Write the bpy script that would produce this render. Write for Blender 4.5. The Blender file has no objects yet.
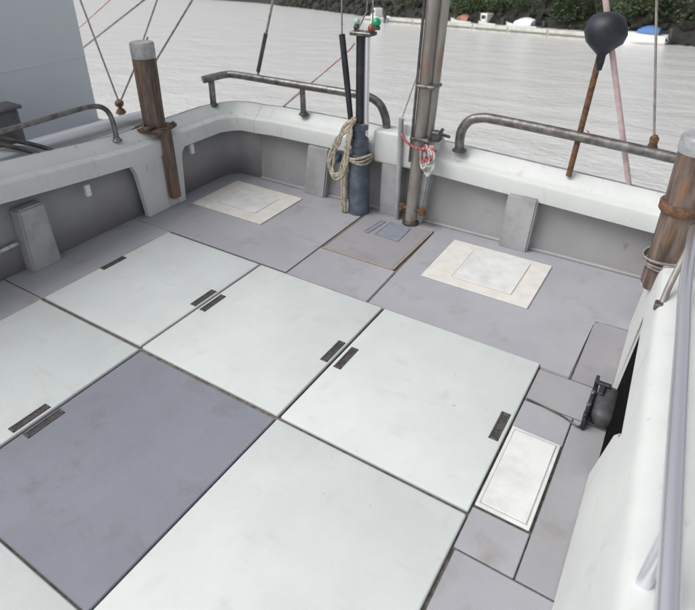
import bpy, bmesh, math, random
from mathutils import Vector, Matrix, noise
random.seed(4)
R = math.radians
S = bpy.context.scene
COL = S.collection

# ------------------------------------------------------------------ camera, sky, sun, exposure
TILT = R(4.5)                       # the moored boat sits a little down by the bow
YAW, PITCH = -0.557, 0.505          # camera heading and dip against the deck
axis = Vector((math.cos(YAW), -math.sin(YAW), 0))
BOAT = Matrix.Translation((0, 0, 1.15)) @ Matrix.Rotation(TILT, 4, axis)   # deck frame -> world
fw = Vector((math.sin(YAW)*math.cos(PITCH), math.cos(YAW)*math.cos(PITCH), -math.sin(PITCH)))
up = axis.cross(fw)
rot = Matrix((axis, up, -fw)).transposed().to_4x4()
cam = bpy.data.objects.new('camera', bpy.data.cameras.new('camera'))
COL.objects.link(cam)
cam.matrix_world = BOAT @ Matrix.Translation((1.72, -2.488, 1.967)) @ rot
cam.data.sensor_width = 36
cam.data.lens = 36*574.47/695
cam.data.shift_y = -65/695
cam.data.clip_start = 0.05
cam.data.dof.use_dof = True; cam.data.dof.focus_distance = 2.9; cam.data.dof.aperture_fstop = 3.2
cam.data.clip_end = 2000
S.camera = cam

SUN_EL, SUN_AZ = R(52), R(-138)      # azimuth from +Y towards +X
w = bpy.data.worlds.new("World"); S.world = w; w.use_nodes = True
nt = w.node_tree; nt.nodes.clear()
sky = nt.nodes.new('ShaderNodeTexSky'); sky.sky_type = 'NISHITA'; sky.sun_disc = False
sky.sun_elevation = SUN_EL; sky.sun_rotation = SUN_AZ
sky.dust_density = 6; sky.air_density = 1.2; sky.ozone_density = 1
hs = nt.nodes.new('ShaderNodeHueSaturation'); hs.inputs['Saturation'].default_value = 0.22
bg = nt.nodes.new('ShaderNodeBackground'); bg.inputs['Strength'].default_value = 0.15
ow = nt.nodes.new('ShaderNodeOutputWorld')
nt.links.new(sky.outputs[0], hs.inputs['Color']); nt.links.new(hs.outputs[0], bg.inputs[0]); nt.links.new(bg.outputs[0], ow.inputs[0])
sd = bpy.data.lights.new('sun', 'SUN'); sd.energy = 0.85; sd.angle = R(35); sd.color = (1, .98, .95)
so = bpy.data.objects.new('sun', sd); COL.objects.link(so)
sv = Vector((math.sin(SUN_AZ)*math.cos(SUN_EL), math.cos(SUN_AZ)*math.cos(SUN_EL), math.sin(SUN_EL)))
so.rotation_euler = sv.to_track_quat('Z', 'Y').to_euler()
S.view_settings.view_transform = 'Standard'; S.view_settings.look = 'None'
S.view_settings.exposure = 0.05; S.view_settings.gamma = 1
S.view_settings.use_curve_mapping = False

# ------------------------------------------------------------------ materials
def mat(name, col, rough=.5, metal=0, col2=None, scale=3, lo=.45, hi=.6, bump=0, bscale=80, spec=.5,
        stain=None, sscale=6, slo=.66, shi=.74, grain=None, coat=0, ior=None, wear=()):
    m = bpy.data.materials.new(name); m.use_nodes = True
    n = m.node_tree.nodes; l = m.node_tree.links; b = n['Principled BSDF']
    b.inputs['Roughness'].default_value = rough; b.inputs['Metallic'].default_value = metal
    b.inputs['Specular IOR Level'].default_value = spec
    if ior: b.inputs['IOR'].default_value = ior
    if coat: b.inputs['Coat Weight'].default_value = coat
    tc = n.new('ShaderNodeTexCoord'); mp = n.new('ShaderNodeMapping')
    oi = n.new('ShaderNodeObjectInfo'); sc_ = n.new('ShaderNodeVectorMath'); sc_.operation = 'SCALE'; sc_.inputs[0].default_value = (31, 47, 13)
    l.new(oi.outputs['Random'], sc_.inputs['Scale']); of = n.new('ShaderNodeVectorMath'); of.operation = 'ADD'
    l.new(tc.outputs['Object'], of.inputs[0]); l.new(sc_.outputs[0], of.inputs[1]); l.new(of.outputs[0], mp.inputs[0])
    if grain: mp.inputs['Scale'].default_value = grain
    src = None
    def ramp(sc, a, bb, det=6, seed=0):
        t = n.new('ShaderNodeTexNoise'); t.inputs['Scale'].default_value = sc; t.inputs['Detail'].default_value = det
        t.inputs['Roughness'].default_value = .6
        if seed:
            m2 = n.new('ShaderNodeVectorMath'); m2.operation = 'ADD'; m2.inputs[1].default_value = (seed, seed*2, seed*.7)
            l.new(mp.outputs[0], m2.inputs[0]); l.new(m2.outputs[0], t.inputs[0])
        else: l.new(mp.outputs[0], t.inputs[0])
        r = n.new('ShaderNodeMapRange'); r.inputs['From Min'].default_value = a; r.inputs['From Max'].default_value = bb
        l.new(t.outputs[0], r.inputs[0]); return r.outputs[0]
    def mix(f, a, c):
        x = n.new('ShaderNodeMix'); x.data_type = 'RGBA'; l.new(f, x.inputs['Factor'])
        if isinstance(a, tuple): x.inputs['A'].default_value = (*a, 1)
        else: l.new(a, x.inputs['A'])
        x.inputs['B'].default_value = (*c, 1); return x.outputs['Result']
    out = col
    if col2: out = mix(ramp(scale, lo, hi), out, col2)
    if stain: out = mix(ramp(sscale, slo, shi, 8, 7.3), out, stain)
    for (wc, wsc, wlo, whi, sx) in wear:
        m3 = n.new('ShaderNodeMapping'); m3.inputs['Scale'].default_value = sx; m3.inputs['Location'].default_value = (wsc, 3, 1)
        l.new(of.outputs[0], m3.inputs[0])
        t3 = n.new('ShaderNodeTexNoise'); t3.inputs['Scale'].default_value = wsc; t3.inputs['Detail'].default_value = 5; l.new(m3.outputs[0], t3.inputs[0])
        r3 = n.new('ShaderNodeMapRange'); r3.inputs['From Min'].default_value = wlo; r3.inputs['From Max'].default_value = whi; l.new(t3.outputs[0], r3.inputs[0])
        out = mix(r3.outputs[0], out, wc)
    if isinstance(out, tuple): b.inputs['Base Color'].default_value = (*out, 1)
    else: l.new(out, b.inputs['Base Color'])
    if bump:
        t = n.new('ShaderNodeTexNoise'); t.inputs['Scale'].default_value = bscale; t.inputs['Detail'].default_value = 4
        l.new(mp.outputs[0], t.inputs[0])
        bp = n.new('ShaderNodeBump'); bp.inputs['Strength'].default_value = bump; bp.inputs['Distance'].default_value = .004
        l.new(t.outputs[0], bp.inputs['Height']); l.new(bp.outputs[0], b.inputs['Normal'])
    return m

M = {}
M['gel'] = mat('white_gelcoat', (.64, .66, .65), .5, col2=(.57, .595, .585), scale=4, lo=.35, hi=.75, bump=.15, bscale=30,
               stain=(.42, .36, .27), sscale=9, slo=.66, shi=.84, wear=(((.34, .26, .18), 22, .70, .80, (1, 1, .25)), ((.47, .47, .45), 7, .60, .85, (2, 2, .5))))
M['hatch'] = mat('hatch_white', (.595, .63, .625), .6, col2=(.54, .57, .567), scale=3, lo=.35, hi=.7, bump=.22, bscale=260,
                 stain=(.47, .42, .34), sscale=5, slo=.64, shi=.90, wear=(((.30, .24, .17), 26, .73, .80, (1, 1, 1)), ((.50, .52, .515), 9, .60, .85, (.6, 1.8, 1)), ((.50, .51, .49), 6, .62, .88, (1.8, .7, 1))))
M['beige'] = mat('weathered_beige', (.67, .655, .625), .6, col2=(.60, .58, .55), scale=14, lo=.4, hi=.65, bump=.3, bscale=120)
M['inner'] = mat('small_hatch_white', (.68, .69, .68), .5, col2=(.56, .57, .55), scale=8, lo=.4, hi=.65, bump=.3, bscale=120)
M['joint'] = mat('dark_joint', (.20, .185, .165), .8, col2=(.11, .10, .09), scale=30, bump=.2)
M['liner'] = mat('grey_liner_paint', (.335, .332, .342), .55, col2=(.28, .276, .28), scale=3, lo=.35, hi=.7, bump=.25, bscale=60,
                 stain=(.17, .15, .13), sscale=10, slo=.64, shi=.8)
M['ribm'] = mat('rib_grey', (.40, .40, .41), .5, col2=(.31, .31, .32), scale=5, bump=.25, bscale=60)
M['capm'] = mat('dull_metal_cap', (.42, .43, .44), .5, .3, col2=(.33, .33, .34), scale=25, bump=.3)
M['rust'] = mat('rust_brown', (.17, .085, .045), .8, col2=(.08, .05, .035), scale=30, bump=.8, bscale=90)
M['orange'] = mat('ochre_sealant', (.37, .30, .22), .7, col2=(.30, .27, .24), scale=25)
M['weath'] = mat('weathered_steel', (.25, .245, .24), .38, .7, col2=(.12, .112, .105), scale=16, lo=.38, hi=.62, bump=.3, bscale=60,
                 stain=(.19, .12, .075), sscale=14, slo=.62, shi=.76)
M['steel'] = mat('stainless_steel', (.80, .81, .86), .30, .9)
M['darks'] = mat('dark_steel', (.075, .075, .08), .45, .4, col2=(.14, .12, .10), scale=20, bump=.4)
M['galv'] = mat('galvanised_mast', (.36, .34, .32), .5, .35, col2=(.22, .20, .18), scale=9, lo=.35, hi=.65, bump=.4, bscale=60,
                stain=(.30, .17, .10), sscale=8, slo=.56, shi=.68, grain=(1, 1, .25))
M['blue'] = mat('blue_grey_pipe', (.065, .085, .115), .45, col2=(.115, .135, .165), scale=10, bump=.3, bscale=60)
M['black'] = mat('black_plastic', (.02, .022, .028), .4, col2=(.035, .038, .045), scale=10, bump=.3)
M['navy'] = mat('dark_navy_vinyl', (.010, .012, .017), .5, col2=(.025, .035, .055), scale=9, lo=.4, hi=.7, bump=.5, bscale=14)
M['rope'] = mat('tan_rope', (.50, .46, .38), .9, col2=(.30, .25, .17), scale=40, bump=.8, bscale=200)
M['shade_black'] = mat('port_shade_black', (.006, .006, .006), 1, spec=.05)  # matt black, paints the deep shade of the right bulwark opening
M['alu'] = mat('bright_aluminium', (.74, .75, .78), .3, .35)
M['whrope'] = mat('white_rope', (.6, .6, .58), .9, col2=(.42, .42, .4), scale=40, bump=.6, bscale=200)
M['redrope'] = mat('red_rope', (.42, .05, .06), .85, col2=(.5, .25, .25), scale=60, bump=.6, bscale=200)
M['pink'] = mat('faded_pink_line', (.55, .40, .40), .85, col2=(.6, .5, .5), scale=20)
M['greyline'] = mat('grey_line', (.30, .28, .27), .8, col2=(.2, .18, .17), scale=20)
M['green'] = mat('green_lens', (.0, .33, .14), .2, spec=.6)
M['palegreen'] = mat('pale_green_lens', (.35, .55, .47), .3)
M['brownred'] = mat('red_brown_lens', (.24, .06, .03), .35)
M['grey'] = mat('grey_plastic', (.16, .16, .17), .5, col2=(.11, .11, .12), scale=12, bump=.3)
M['patch'] = mat('blue_grey_patch', (.19, .215, .28), .7, col2=(.25, .26, .30), scale=22, lo=.35, hi=.65)
M['cabin'] = mat('neighbour_grey_paint', (.58, .62, .67), .5, col2=(.64, .67, .71), scale=1.2, lo=.35, hi=.7, bump=.1, bscale=8)
M['ngrey'] = mat('neighbour_deck_grey', (.62, .63, .66), .6, col2=(.50, .51, .54), scale=3)
M['window'] = mat('dark_glass', (.03, .035, .04), .1)
M['stone'] = mat('bank_stone', (.030, .029, .025), .95, col2=(.016, .018, .012), scale=3, bump=1, bscale=12)
M['conc'] = mat('pontoon_concrete', (.55, .55, .51), .8, col2=(.42, .42, .38), scale=2)
M['fol'] = mat('shrub_leaf', (.04, .065, .025), .6, col2=(.06, .09, .03), scale=6)
M['fol2'] = mat('shrub_leaf_dark', (.03, .05, .022), .6, col2=(.05, .07, .03), scale=6)
M['bark'] = mat('shrub_bark', (.09, .07, .05), .9)
M['bwhite'] = mat('boat_white', (.72, .73, .73), .4)
M['bblue'] = mat('boat_blue_tarp', (.06, .16, .38), .6)
M['borange'] = mat('boat_orange', (.36, .17, .11), .6)
M['bdark'] = mat('boat_dark', (.05, .05, .06), .5)
M['soil'] = mat('bank_soil', (.035, .04, .025), .95, col2=(.02, .024, .015), scale=1.5, bump=1, bscale=5)
# timber with rust and long grain
M['wood'] = mat('weathered_timber', (.20, .155, .13), .85, col2=(.075, .052, .042), scale=9, lo=.38, hi=.62, bump=1, bscale=40,
                grain=(3, 3, .35), stain=(.28, .13, .055), sscale=6, slo=.56, shi=.70)

def deck_mat(name, c, c2):
    m = mat(name, c, .7, col2=c2, scale=2.2, lo=.35, hi=.7, stain=(c[0]*.70, c[1]*.64, c[2]*.56), sscale=5, slo=.56, shi=.82)
    n = m.node_tree.nodes; l = m.node_tree.links; b = n['Principled BSDF']
    tc = n.new('ShaderNodeTexCoord'); v = n.new('ShaderNodeTexVoronoi'); v.inputs['Scale'].default_value = 130
    v.inputs['Randomness'].default_value = .12
    l.new(tc.outputs['Object'], v.inputs['Vector'])
    bp = n.new('ShaderNodeBump'); bp.inputs['Strength'].default_value = .45; bp.inputs['Distance'].default_value = .0015
    l.new(v.outputs['Distance'], bp.inputs['Height']); l.new(bp.outputs[0], b.inputs['Normal'])
    return m
M['deck'] = deck_mat('grey_nonslip', (.352, .355, .385), (.30, .302, .328))
M['deck2'] = deck_mat('grey_nonslip_worn', (.325, .325, .343), (.275, .273, .287))
M['deckb'] = deck_mat('blue_grey_nonslip', (.23, .243, .283), (.195, .207, .242))
M['deckm'] = deck_mat('mauve_nonslip', (.30, .295, .312), (.255, .248, .262))

def water_mat():
    m = bpy.data.materials.new('harbour_water'); m.use_nodes = True
    n = m.node_tree.nodes; l = m.node_tree.links; b = n['Principled BSDF']
    b.inputs['Base Color'].default_value = (.90, .90, .88, 1); b.inputs['Metallic'].default_value = .45
    b.inputs['Roughness'].default_value = .2; b.inputs['IOR'].default_value = 1.6
    tc = n.new('ShaderNodeTexCoord')
    mp = n.new('ShaderNodeMapping'); mp.inputs['Rotation'].default_value = (0, 0, R(25)); mp.inputs['Scale'].default_value = (.8, 1.5, 1)
    l.new(tc.outputs['Object'], mp.inputs[0])
    a = n.new('ShaderNodeTexNoise'); a.inputs['Scale'].default_value = 5.5; a.inputs['Detail'].default_value = 6; a.inputs['Roughness'].default_value = .62; a.inputs['Distortion'].default_value = .6
    c = n.new('ShaderNodeTexNoise'); c.inputs['Scale'].default_value = .5; c.inputs['Detail'].default_value = 3
    l.new(mp.outputs[0], a.inputs[0]); l.new(mp.outputs[0], c.inputs[0])
    ad = n.new('ShaderNodeMath'); ad.operation = 'MULTIPLY_ADD'; ad.inputs[1].default_value = 3.2
    l.new(c.outputs[0], ad.inputs[0]); l.new(a.outputs[0], ad.inputs[2])
    bp = n.new('ShaderNodeBump'); bp.inputs['Strength'].default_value = .75; bp.inputs['Distance'].default_value = .075
    l.new(ad.outputs[0], bp.inputs['Height']); l.new(bp.outputs[0], b.inputs['Normal'])
    return m
M['water'] = water_mat()

# ------------------------------------------------------------------ helpers
AFLOAT = []      # top-level objects that stand on or hang over the boat: deck frame
def tag(o, label=None, cat=None, group=None, kind=None):
    if label: o['label'] = label
    if cat: o['category'] = cat
    if group: o['group'] = group
    if kind: o['kind'] = kind
    return o
def link(name, me, m, parent=None, boat=True, smooth=None, loc=None, label=None):
    if m is not None:
        me.materials.clear(); me.materials.append(m)
    if smooth is not None:
        for p in me.polygons: p.use_smooth = True
        me.set_sharp_from_angle(angle=R(smooth))
    o = bpy.data.objects.new(name, me); COL.objects.link(o)
    if loc: o.location = loc
    if parent: o.parent = parent
    elif boat: AFLOAT.append(o)
    if label: o['label'] = label
    return o
def empty(name, loc, label, cat, group=None, boat=True, rz=0):
    o = bpy.data.objects.new(name, None); COL.objects.link(o); o.location = loc; o.rotation_euler.z = rz
    o.empty_display_size = .1
    tag(o, label, cat, group)
    if boat: AFLOAT.append(o)
    return o
def fin(bm, name='m'):
    bmesh.ops.recalc_face_normals(bm, faces=bm.faces)
    me = bpy.data.meshes.new(name); bm.to_mesh(me); bm.free(); return me
def add_box(bm, lo, hi, bev=0, rot=None, seg=1):
    c = [(lo[i]+hi[i])/2 for i in range(3)]; s = [hi[i]-lo[i] for i in range(3)]
    mt = Matrix.Translation(c) @ (rot.to_4x4() if rot else Matrix()) @ Matrix.Diagonal((*s, 1))
    r = bmesh.ops.create_cube(bm, size=1, matrix=mt)
    if bev:
        es = list({e for v in r['verts'] for e in v.link_edges})
        bmesh.ops.bevel(bm, geom=es, offset=bev, segments=seg, affect='EDGES', profile=.5)
def box(lo, hi, bev=.004, rot=None, seg=1):
    bm = bmesh.new(); add_box(bm, lo, hi, bev, rot, seg); return fin(bm)
def smooth_path(pts, n=6):
    pts = [Vector(p) for p in pts]
    if len(pts) < 3: return pts
    P = [pts[0]*2-pts[1]]+pts+[pts[-1]*2-pts[-2]]; out = []
    for i in range(1, len(P)-2):
        for k in range(n):
            t = k/n; a, b, c, d = P[i-1:i+3]
            out.append(.5*((2*b)+(c-a)*t+(2*a-5*b+4*c-d)*t*t+(3*b-a-3*c+d)*t**3))
    out.append(pts[-1]); return out
def add_tube(bm, pts, r, seg=10, cap=True):
    pts = [Vector(p) for p in pts]; rings = []; n = len(pts); prev = None
    for i, p in enumerate(pts):
        t = (pts[min(i+1, n-1)]-pts[max(i-1, 0)]).normalized()
        if prev is None:
            a = Vector((0, 0, 1)) if abs(t.z) < .9 else Vector((1, 0, 0)); u = t.cross(a).normalized()
        else: u = (prev-t*prev.dot(t)).normalized()
        prev = u; v = t.cross(u); rr = r[i] if isinstance(r, (list, tuple)) else r
        rings.append([bm.verts.new(p+rr*(math.cos(6.28318*k/seg)*u+math.sin(6.28318*k/seg)*v)) for k in range(seg)])
    for a, b in zip(rings, rings[1:]):
        for k in range(seg): bm.faces.new((a[k], a[(k+1) % seg], b[(k+1) % seg], b[k]))
    if cap: bm.faces.new(rings[0][::-1]); bm.faces.new(rings[-1])
def tube(pts, r, seg=10, sm=0):
    bm = bmesh.new(); add_tube(bm, smooth_path(pts, sm) if sm else pts, r, seg); return fin(bm)
def add_lathe(bm, prof, seg=20, c=(0, 0, 0)):
    rings = [[bm.verts.new((c[0]+r*math.cos(6.28318*k/seg), c[1]+r*math.sin(6.28318*k/seg), c[2]+z)) for k in range(seg)] for r, z in prof]
    for a, b in zip(rings, rings[1:]):
        for k in range(seg): bm.faces.new((a[k], a[(k+1) % seg], b[(k+1) % seg], b[k]))
    bm.faces.new(rings[0][::-1]); bm.faces.new(rings[-1])
def lathe(prof, seg=20, c=(0, 0, 0)):
    bm = bmesh.new(); add_lathe(bm, prof, seg, c); return fin(bm)
def plate(poly, fn, th):
    """polygon in (u,v) mapped by fn(u,v,depth) with thickness"""
    bm = bmesh.new()
    a = [bm.verts.new(fn(u, v, 0)) for u, v in poly]; b = [bm.verts.new(fn(u, v, th)) for u, v in poly]
    bm.faces.new(a); bm.faces.new(b[::-1]); n = len(a)
    for i in range(n): bm.faces.new((a[i], b[i], b[(i+1) % n], a[(i+1) % n]))
    es = [e for e in bm.edges if len(e.link_faces) == 2]
    bmesh.ops.bevel(bm, geom=es, offset=.006, segments=2, affect='EDGES')
    bmesh.ops.triangulate(bm, faces=[f for f in bm.faces if len(f.verts) > 4])
    return fin(bm)
def sweep(path, prof):
    """path: (x, y, outward nx, ny, dz, s); prof: closed loop of (offset outwards, z)"""
    bm = bmesh.new(); rings = []
    for (x, y, nx, ny, dz, s) in path:
        rings.append([bm.verts.new((x+nx*o*s, y+ny*o*s, z+dz)) for o, z in prof])
    n = len(prof)
    for a, b in zip(rings, rings[1:]):
        for k in range(n): bm.faces.new((a[k], a[(k+1) % n], b[(k+1) % n], b[k]))
    bm.faces.new(rings[0][::-1]); bm.faces.new(rings[-1])
    return fin(bm)

# ------------------------------------------------------------------ water and far bank (world frame, level)
bm = bmesh.new()
v = [bm.verts.new(p) for p in ((-400, -150, 0), (300, -150, 0), (300, 500, 0), (-400, 500, 0))]; bm.faces.new(v)
tag(link('water', fin(bm), M['water'], boat=False), kind='structure')

shore = [(60, 14), (25, 24.5), (10, 28.2), (0.5, 30.2), (-6, 32.2), (-13, 34.8), (-20, 39.5), (-34, 49.5), (-52, 61), (-90, 78), (-160, 120)]
def bank_mesh():
    bm = bmesh.new(); rows = []
    pts = []
    for (x0, y0), (x1, y1) in zip(shore, shore[1:]):
        k = max(2, int(math.hypot(x1-x0, y1-y0)/.7)) if x0 < 30 and x1 > -60 else 4
        for i in range(k): pts.append((x0+(x1-x0)*i/k, y0+(y1-y0)*i/k))
    pts.append(shore[-1])
    for i, (x, y) in enumerate(pts):
        row = []
        for (d, z) in ((-.3, -.8), (0, .12), (.3, .45), (.55, .75), (.9, 1.0), (2.5, 1.5), (6, 4.2), (14, 8), (60, 16)):
            nz = noise.noise(Vector((x*.6, y*.6, z)))
            j = .28*nz if d < 3 else .8*nz
            row.append(bm.verts.new((x+.35*(d+j), y+.94*(d+j), z+(j*.6 if z > 0 else 0))))
        rows.append(row)
    for a, b in zip(rows, rows[1:]):
        for k in range(len(a)-1): bm.faces.new((a[k], a[k+1], b[k+1], b[k]))
    return fin(bm)
o = tag(link('riverbank', bank_mesh(), M['soil'], boat=False), kind='structure')
o.data.materials.append(M['stone'])
for p in o.data.polygons:
    if p.center.z < 1.0: p.material_index = 1
# rocks along the foot of the bank
def shore_at(t):                    # t: x coordinate
    for (x0, y0), (x1, y1) in zip(shore, shore[1:]):
        if x1 <= t <= x0: return y0+(y1-y0)*(t-x0)/(x1-x0)
    return 40
bm = bmesh.new()
for i in range(420):
    x = random.uniform(-45, 14); y = shore_at(x); d = random.uniform(-.2, .9); s = random.uniform(.12, .42)
    r_ = bmesh.ops.create_icosphere(bm, subdivisions=1, radius=s, matrix=Matrix.Translation((x+.3*d, y+d, .05+1.3*max(d, 0)+random.uniform(-.05, .1))) @ Matrix.Rotation(random.random()*6, 4, Vector((random.random(), random.random(), 1)).normalized()) @ Matrix.Diagonal((1, .8, .65, 1)))
    for vv in r_['verts']: vv.co += Vector((random.uniform(-1, 1), random.uniform(-1, 1), random.uniform(-1, 1)))*s*.18
tag(link('rocks', fin(bm), M['stone'], boat=False), 'dark rocks heaped along the foot of the far bank', 'rocks', kind='stuff')

def shrub(x, d, h, wd, label, m, seed):
    rnd = random.Random(seed); y = shore_at(x)+d; z = .95+max(0, d-.8)*.45
    root = empty('shrub', (x, y, z-.2), label, 'shrub', 'shrubs on top of the far bank', boat=False)
    bm = bmesh.new()
    for k in range(5):
        a = rnd.uniform(0, 6.28); add_tube(bm, [(0, 0, 0), (.25*math.cos(a), .25*math.sin(a), h*.35), (.5*wd*math.cos(a), .4*wd*math.sin(a), h*.7)], [.06, .04, .015], 6)
    link('trunk', fin(bm), M['bark'], root)
    bm = bmesh.new()
    cl = [(Vector((rnd.uniform(-1, 1)*wd, rnd.uniform(-.8, .8)*wd*.6, rnd.uniform(.15, .95)*h)), rnd.uniform(.35, .7)) for k in range(22)]
    for c, rr in cl:
        for k in range(75):
            dv = Vector((rnd.gauss(0, 1), rnd.gauss(0, 1), rnd.gauss(0, 1))).normalized()*rr*rnd.uniform(.5, 1.1)
            p = c+dv; u = Vector((rnd.gauss(0, 1), rnd.gauss(0, 1), rnd.gauss(0, 1))).normalized(); q = u.orthogonal().normalized()
            s = rnd.uniform(.05, .11)
            bm.faces.new([bm.verts.new(p+u*s), bm.verts.new(p+q*s*.55), bm.verts.new(p-u*s), bm.verts.new(p-q*s*.55)])
    link('foliage', fin(bm), m, root)
sh = [(-14.0, 1.2, 2.2, 1.6, 'dark green shrub just right of the steel mast on the far bank', 'fol2'),
      (-10.6, 1.0, 2.0, 1.6, 'green shrub above the white covered boat on the far bank', 'fol'),
      (-7.6, 1.5, 2.5, 1.7, 'dark green shrub left of the black marker ball on the far bank', 'fol2'),
      (-4.3, 1.2, 2.2, 1.7, 'green shrub directly behind the black marker ball', 'fol'),
      (-1.6, 1.2, 2.1, 1.5, 'brighter green shrub above the skiff with the blue cover', 'fol'),
      (1.3, 1.6, 2.4, 1.8, 'dark green shrub on the far bank at the right edge', 'fol2')]
sh += [(-18.5, 1.0, 1.9, 1.7, 'dark green shrub left of the steel mast on the far bank', 'fol2'),
       (-12.4, .9, 1.5, 1.3, 'low green shrub behind the red-orange covered boat', 'fol'),
       (-6.0, .8, 1.5, 1.3, 'low dark shrub behind the right end of the pale pontoon', 'fol2'),
       (-.2, .9, 1.6, 1.3, 'low dark shrub just right of the skiff with the blue cover', 'fol2'),
       (2.9, .9, 1.9, 1.5, 'green shrub at the far right end of the bank', 'fol')]
for i, a in enumerate(sh): shrub(a[0], a[1], a[2], a[3], a[4], M[a[5]], i)

# pontoon in front of the bank
pr = empty('pontoon', (-11.2, 33.9, 0), 'long low pale concrete pontoon at the foot of the far bank', 'pontoon', boat=False, rz=math.atan2(2.7, -7)-math.pi)
for k in range(-2, 5):
    link('float', box((-5.6+k*2.7, -.55, -.2), (-2.96+k*2.7, .55, .34), .03), M['conc'], pr)
    link('fender_strip', box((-5.5+k*2.7, -.60, .10), (-3.0+k*2.7, -.552, .17), .01), M['grey'], pr)

def skiff(x, y, rz, L, B, label, kind, z=0):
    root = empty('skiff', (x, y, z), label, 'boat', 'small boats moored at the far bank', boat=False, rz=rz)
    bm = bmesh.new(); rows = []
    for i in range(9):
        t = i/8; wdt = B/2*(1-max(0, (t-.45)/.55)**2.2)+.015; sheer = .42+.16*t*t; keel = -.12+.1*t**3
        px = L*(t-.5)
        rows.append([bm.verts.new((px, s*wdt*f, zz)) for s, f, zz in ((-1, 1, sheer), (-1, .92, .1), (-1, .4, keel), (1, .4, keel), (1, .92, .1), (1, 1, sheer), (1, .86, sheer), (1, .7, .12), (-1, .7, .12), (-1, .86, sheer))])
    for a, b in zip(rows, rows[1:]):
        for k in range(10): bm.faces.new((a[k], a[(k+1) % 10], b[(k+1) % 10], b[k]))
    bm.faces.new(rows[0][::-1]); bm.faces.new(rows[-1])
    link('hull', fin(bm), M['bwhite'], root, smooth=40)
    link('thwart', box((-.1, -B*.36, .3), (.12, B*.36, .34), .01), M['bwhite'], root)
    mb = bmesh.new(); add_box(mb, (-L/2-.22, -.1, .25), (-L/2-.02, .1, .72), .04); add_box(mb, (-L/2-.14, -.05, -.15), (-L/2-.06, .05, .3), .01)
    link('outboard_motor', fin(mb), M['bdark'], root)
    if kind in ('blue', 'white', 'orange'):
        bm = bmesh.new(); rr = []
        for i in range(6):
            t = i/5; px = L*(-.32+.5*t); hh = .62+.22*math.sin(math.pi*(t*.8+.15)); ww = B*.44*(1-.35*t)
            rr.append([bm.verts.new((px, ww*math.cos(math.pi*k/6), .44+(hh-.44)*math.sin(math.pi*k/6))) for k in range(7)])
        for a, b in zip(rr, rr[1:]):
            for k in range(6): bm.faces.new((a[k], a[k+1], b[k+1], b[k]))
        bm.faces.new(rr[0]); bm.faces.new(rr[-1][::-1])
        link('cover', fin(bm), M[{'blue': 'bblue', 'white': 'bwhite', 'orange': 'borange'}[kind]], root, smooth=50)
    if kind == 'cabin':
        cb = link('cabin', box((-.1, -B*.3, .35), (L*.22, B*.3, .95), .04), M['bwhite'], root)
        for sgn in (-1, 1): link('window', box((0, sgn*B*.3-.004, .62), (L*.17, sgn*B*.3+.004, .84), .003), M['window'], cb)
skiff(-12.9, 35.1, R(165), 1.9, .9, 'small white boat with a red-orange cover, just right of the steel mast', 'orange')
skiff(-10.9, 34.4, R(150), 2.3, 1.0, 'small white boat with cabin lying along the pale pontoon', 'cabin')
skiff(-8.5, 33.5, R(160), 2.6, 1.1, 'white covered boat on the far bank, between pontoon and black marker ball', 'white')
skiff(-3.0, 30.55, R(170), 1.0, .6, 'tiny open white skiff left of the one with the blue cover', 'open')
skiff(-1.55, 30.2, R(175), 2.0, .95, 'white skiff under a bright blue cover near the right edge', 'blue')
skiff(-20.2, 37.0, R(140), 2.4, 1.0, 'white boat on the far bank seen between the lamp pole and the mast', 'cabin')

# ------------------------------------------------------------------ deck with its panels
deck = tag(link('deck', box((-1.80, -3.6, -.10), (1.84, 1.11, -.014), 0), M['joint']), kind='structure')
def panel(x0, x1, y0, y1, m, name='deck_panel', h=0, label=None):
    return link(name, box((x0, y0, -.013), (x1, y1, h), .003), M[m], deck, label=label)
g = .005
panel(-1.80, -.275, -.033, 1.105, 'deck')                     # aft left
link('deck_panel', plate([(-.268, -.055), (.336, -.055), (.322, .345), (-.268, .345)], lambda u, v, d: (u, v, -d), .013), M['deck'], deck, label='grey panel in front of the mauve centre plate')
panel(-.247, .287, .356, .967, 'deckm', 'centre_plate', .002, 'worn mauve-grey centre plate')
panel(-.268, .330, .975, 1.105, 'deck2')
link('deck_panel', plate([(.342, -.055), (1.366, -.055), (1.366, -.085), (1.513, -.085), (1.515, .43), (1.53, .462), (1.56, .478), (1.84, .478), (1.84, 1.105), (.305, 1.105)], lambda u, v, d: (u, v, -d), .013), M['deck'], deck)
panel(1.523, 1.84, -.085, .47, 'deckm', label='mauve-grey panel beside the right bulwark')
panel(-1.80, -1.322, -1.04, -.038, 'deck')
panel(-1.80, -1.322, -2.06, -1.048, 'deck')
panel(-1.80, -1.322, -3.55, -2.068, 'deck')
panel(1.369, 1.84, -.338, -.093, 'deck2')
panel(1.369, 1.588, -.535, -.346, 'deck')
panel(1.594, 1.84, -1.2, -.346, 'deck2')
panel(1.369, 1.588, -1.2, -1.01, 'deck')
panel(1.378, 1.84, -2.3, -1.208, 'deck')
panel(1.378, 1.84, -3.55, -2.308, 'deck')
link('well_cover', box((-.447, -2.046, -.013), (.445, -1.062, .001), .004), M['deckb'], deck, label='blue-grey non-slip panel between the white hatches')
for (a, b) in (((-.262, .347), (.30, .354)), ((.289, .36), (.302, .985)), ((-.256, .36), (-.249, .96))):
    link('sealant_strip', box((a[0], a[1], -.012), (b[0], b[1], .003), .001), M['orange'], deck)
link('deck_patch', plate([(-.04, .70), (.155, .69), (.145, .925), (-.035, .93)], lambda u, v, d: (u, v, .0045-d), .003), M['patch'], deck)
link('deck_patch', plate([(-.125, .69), (-.085, .69), (-.06, .92), (-.105, .92)], lambda u, v, d: (u, v, .0045-d), .003), M['patch'], deck)

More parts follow.
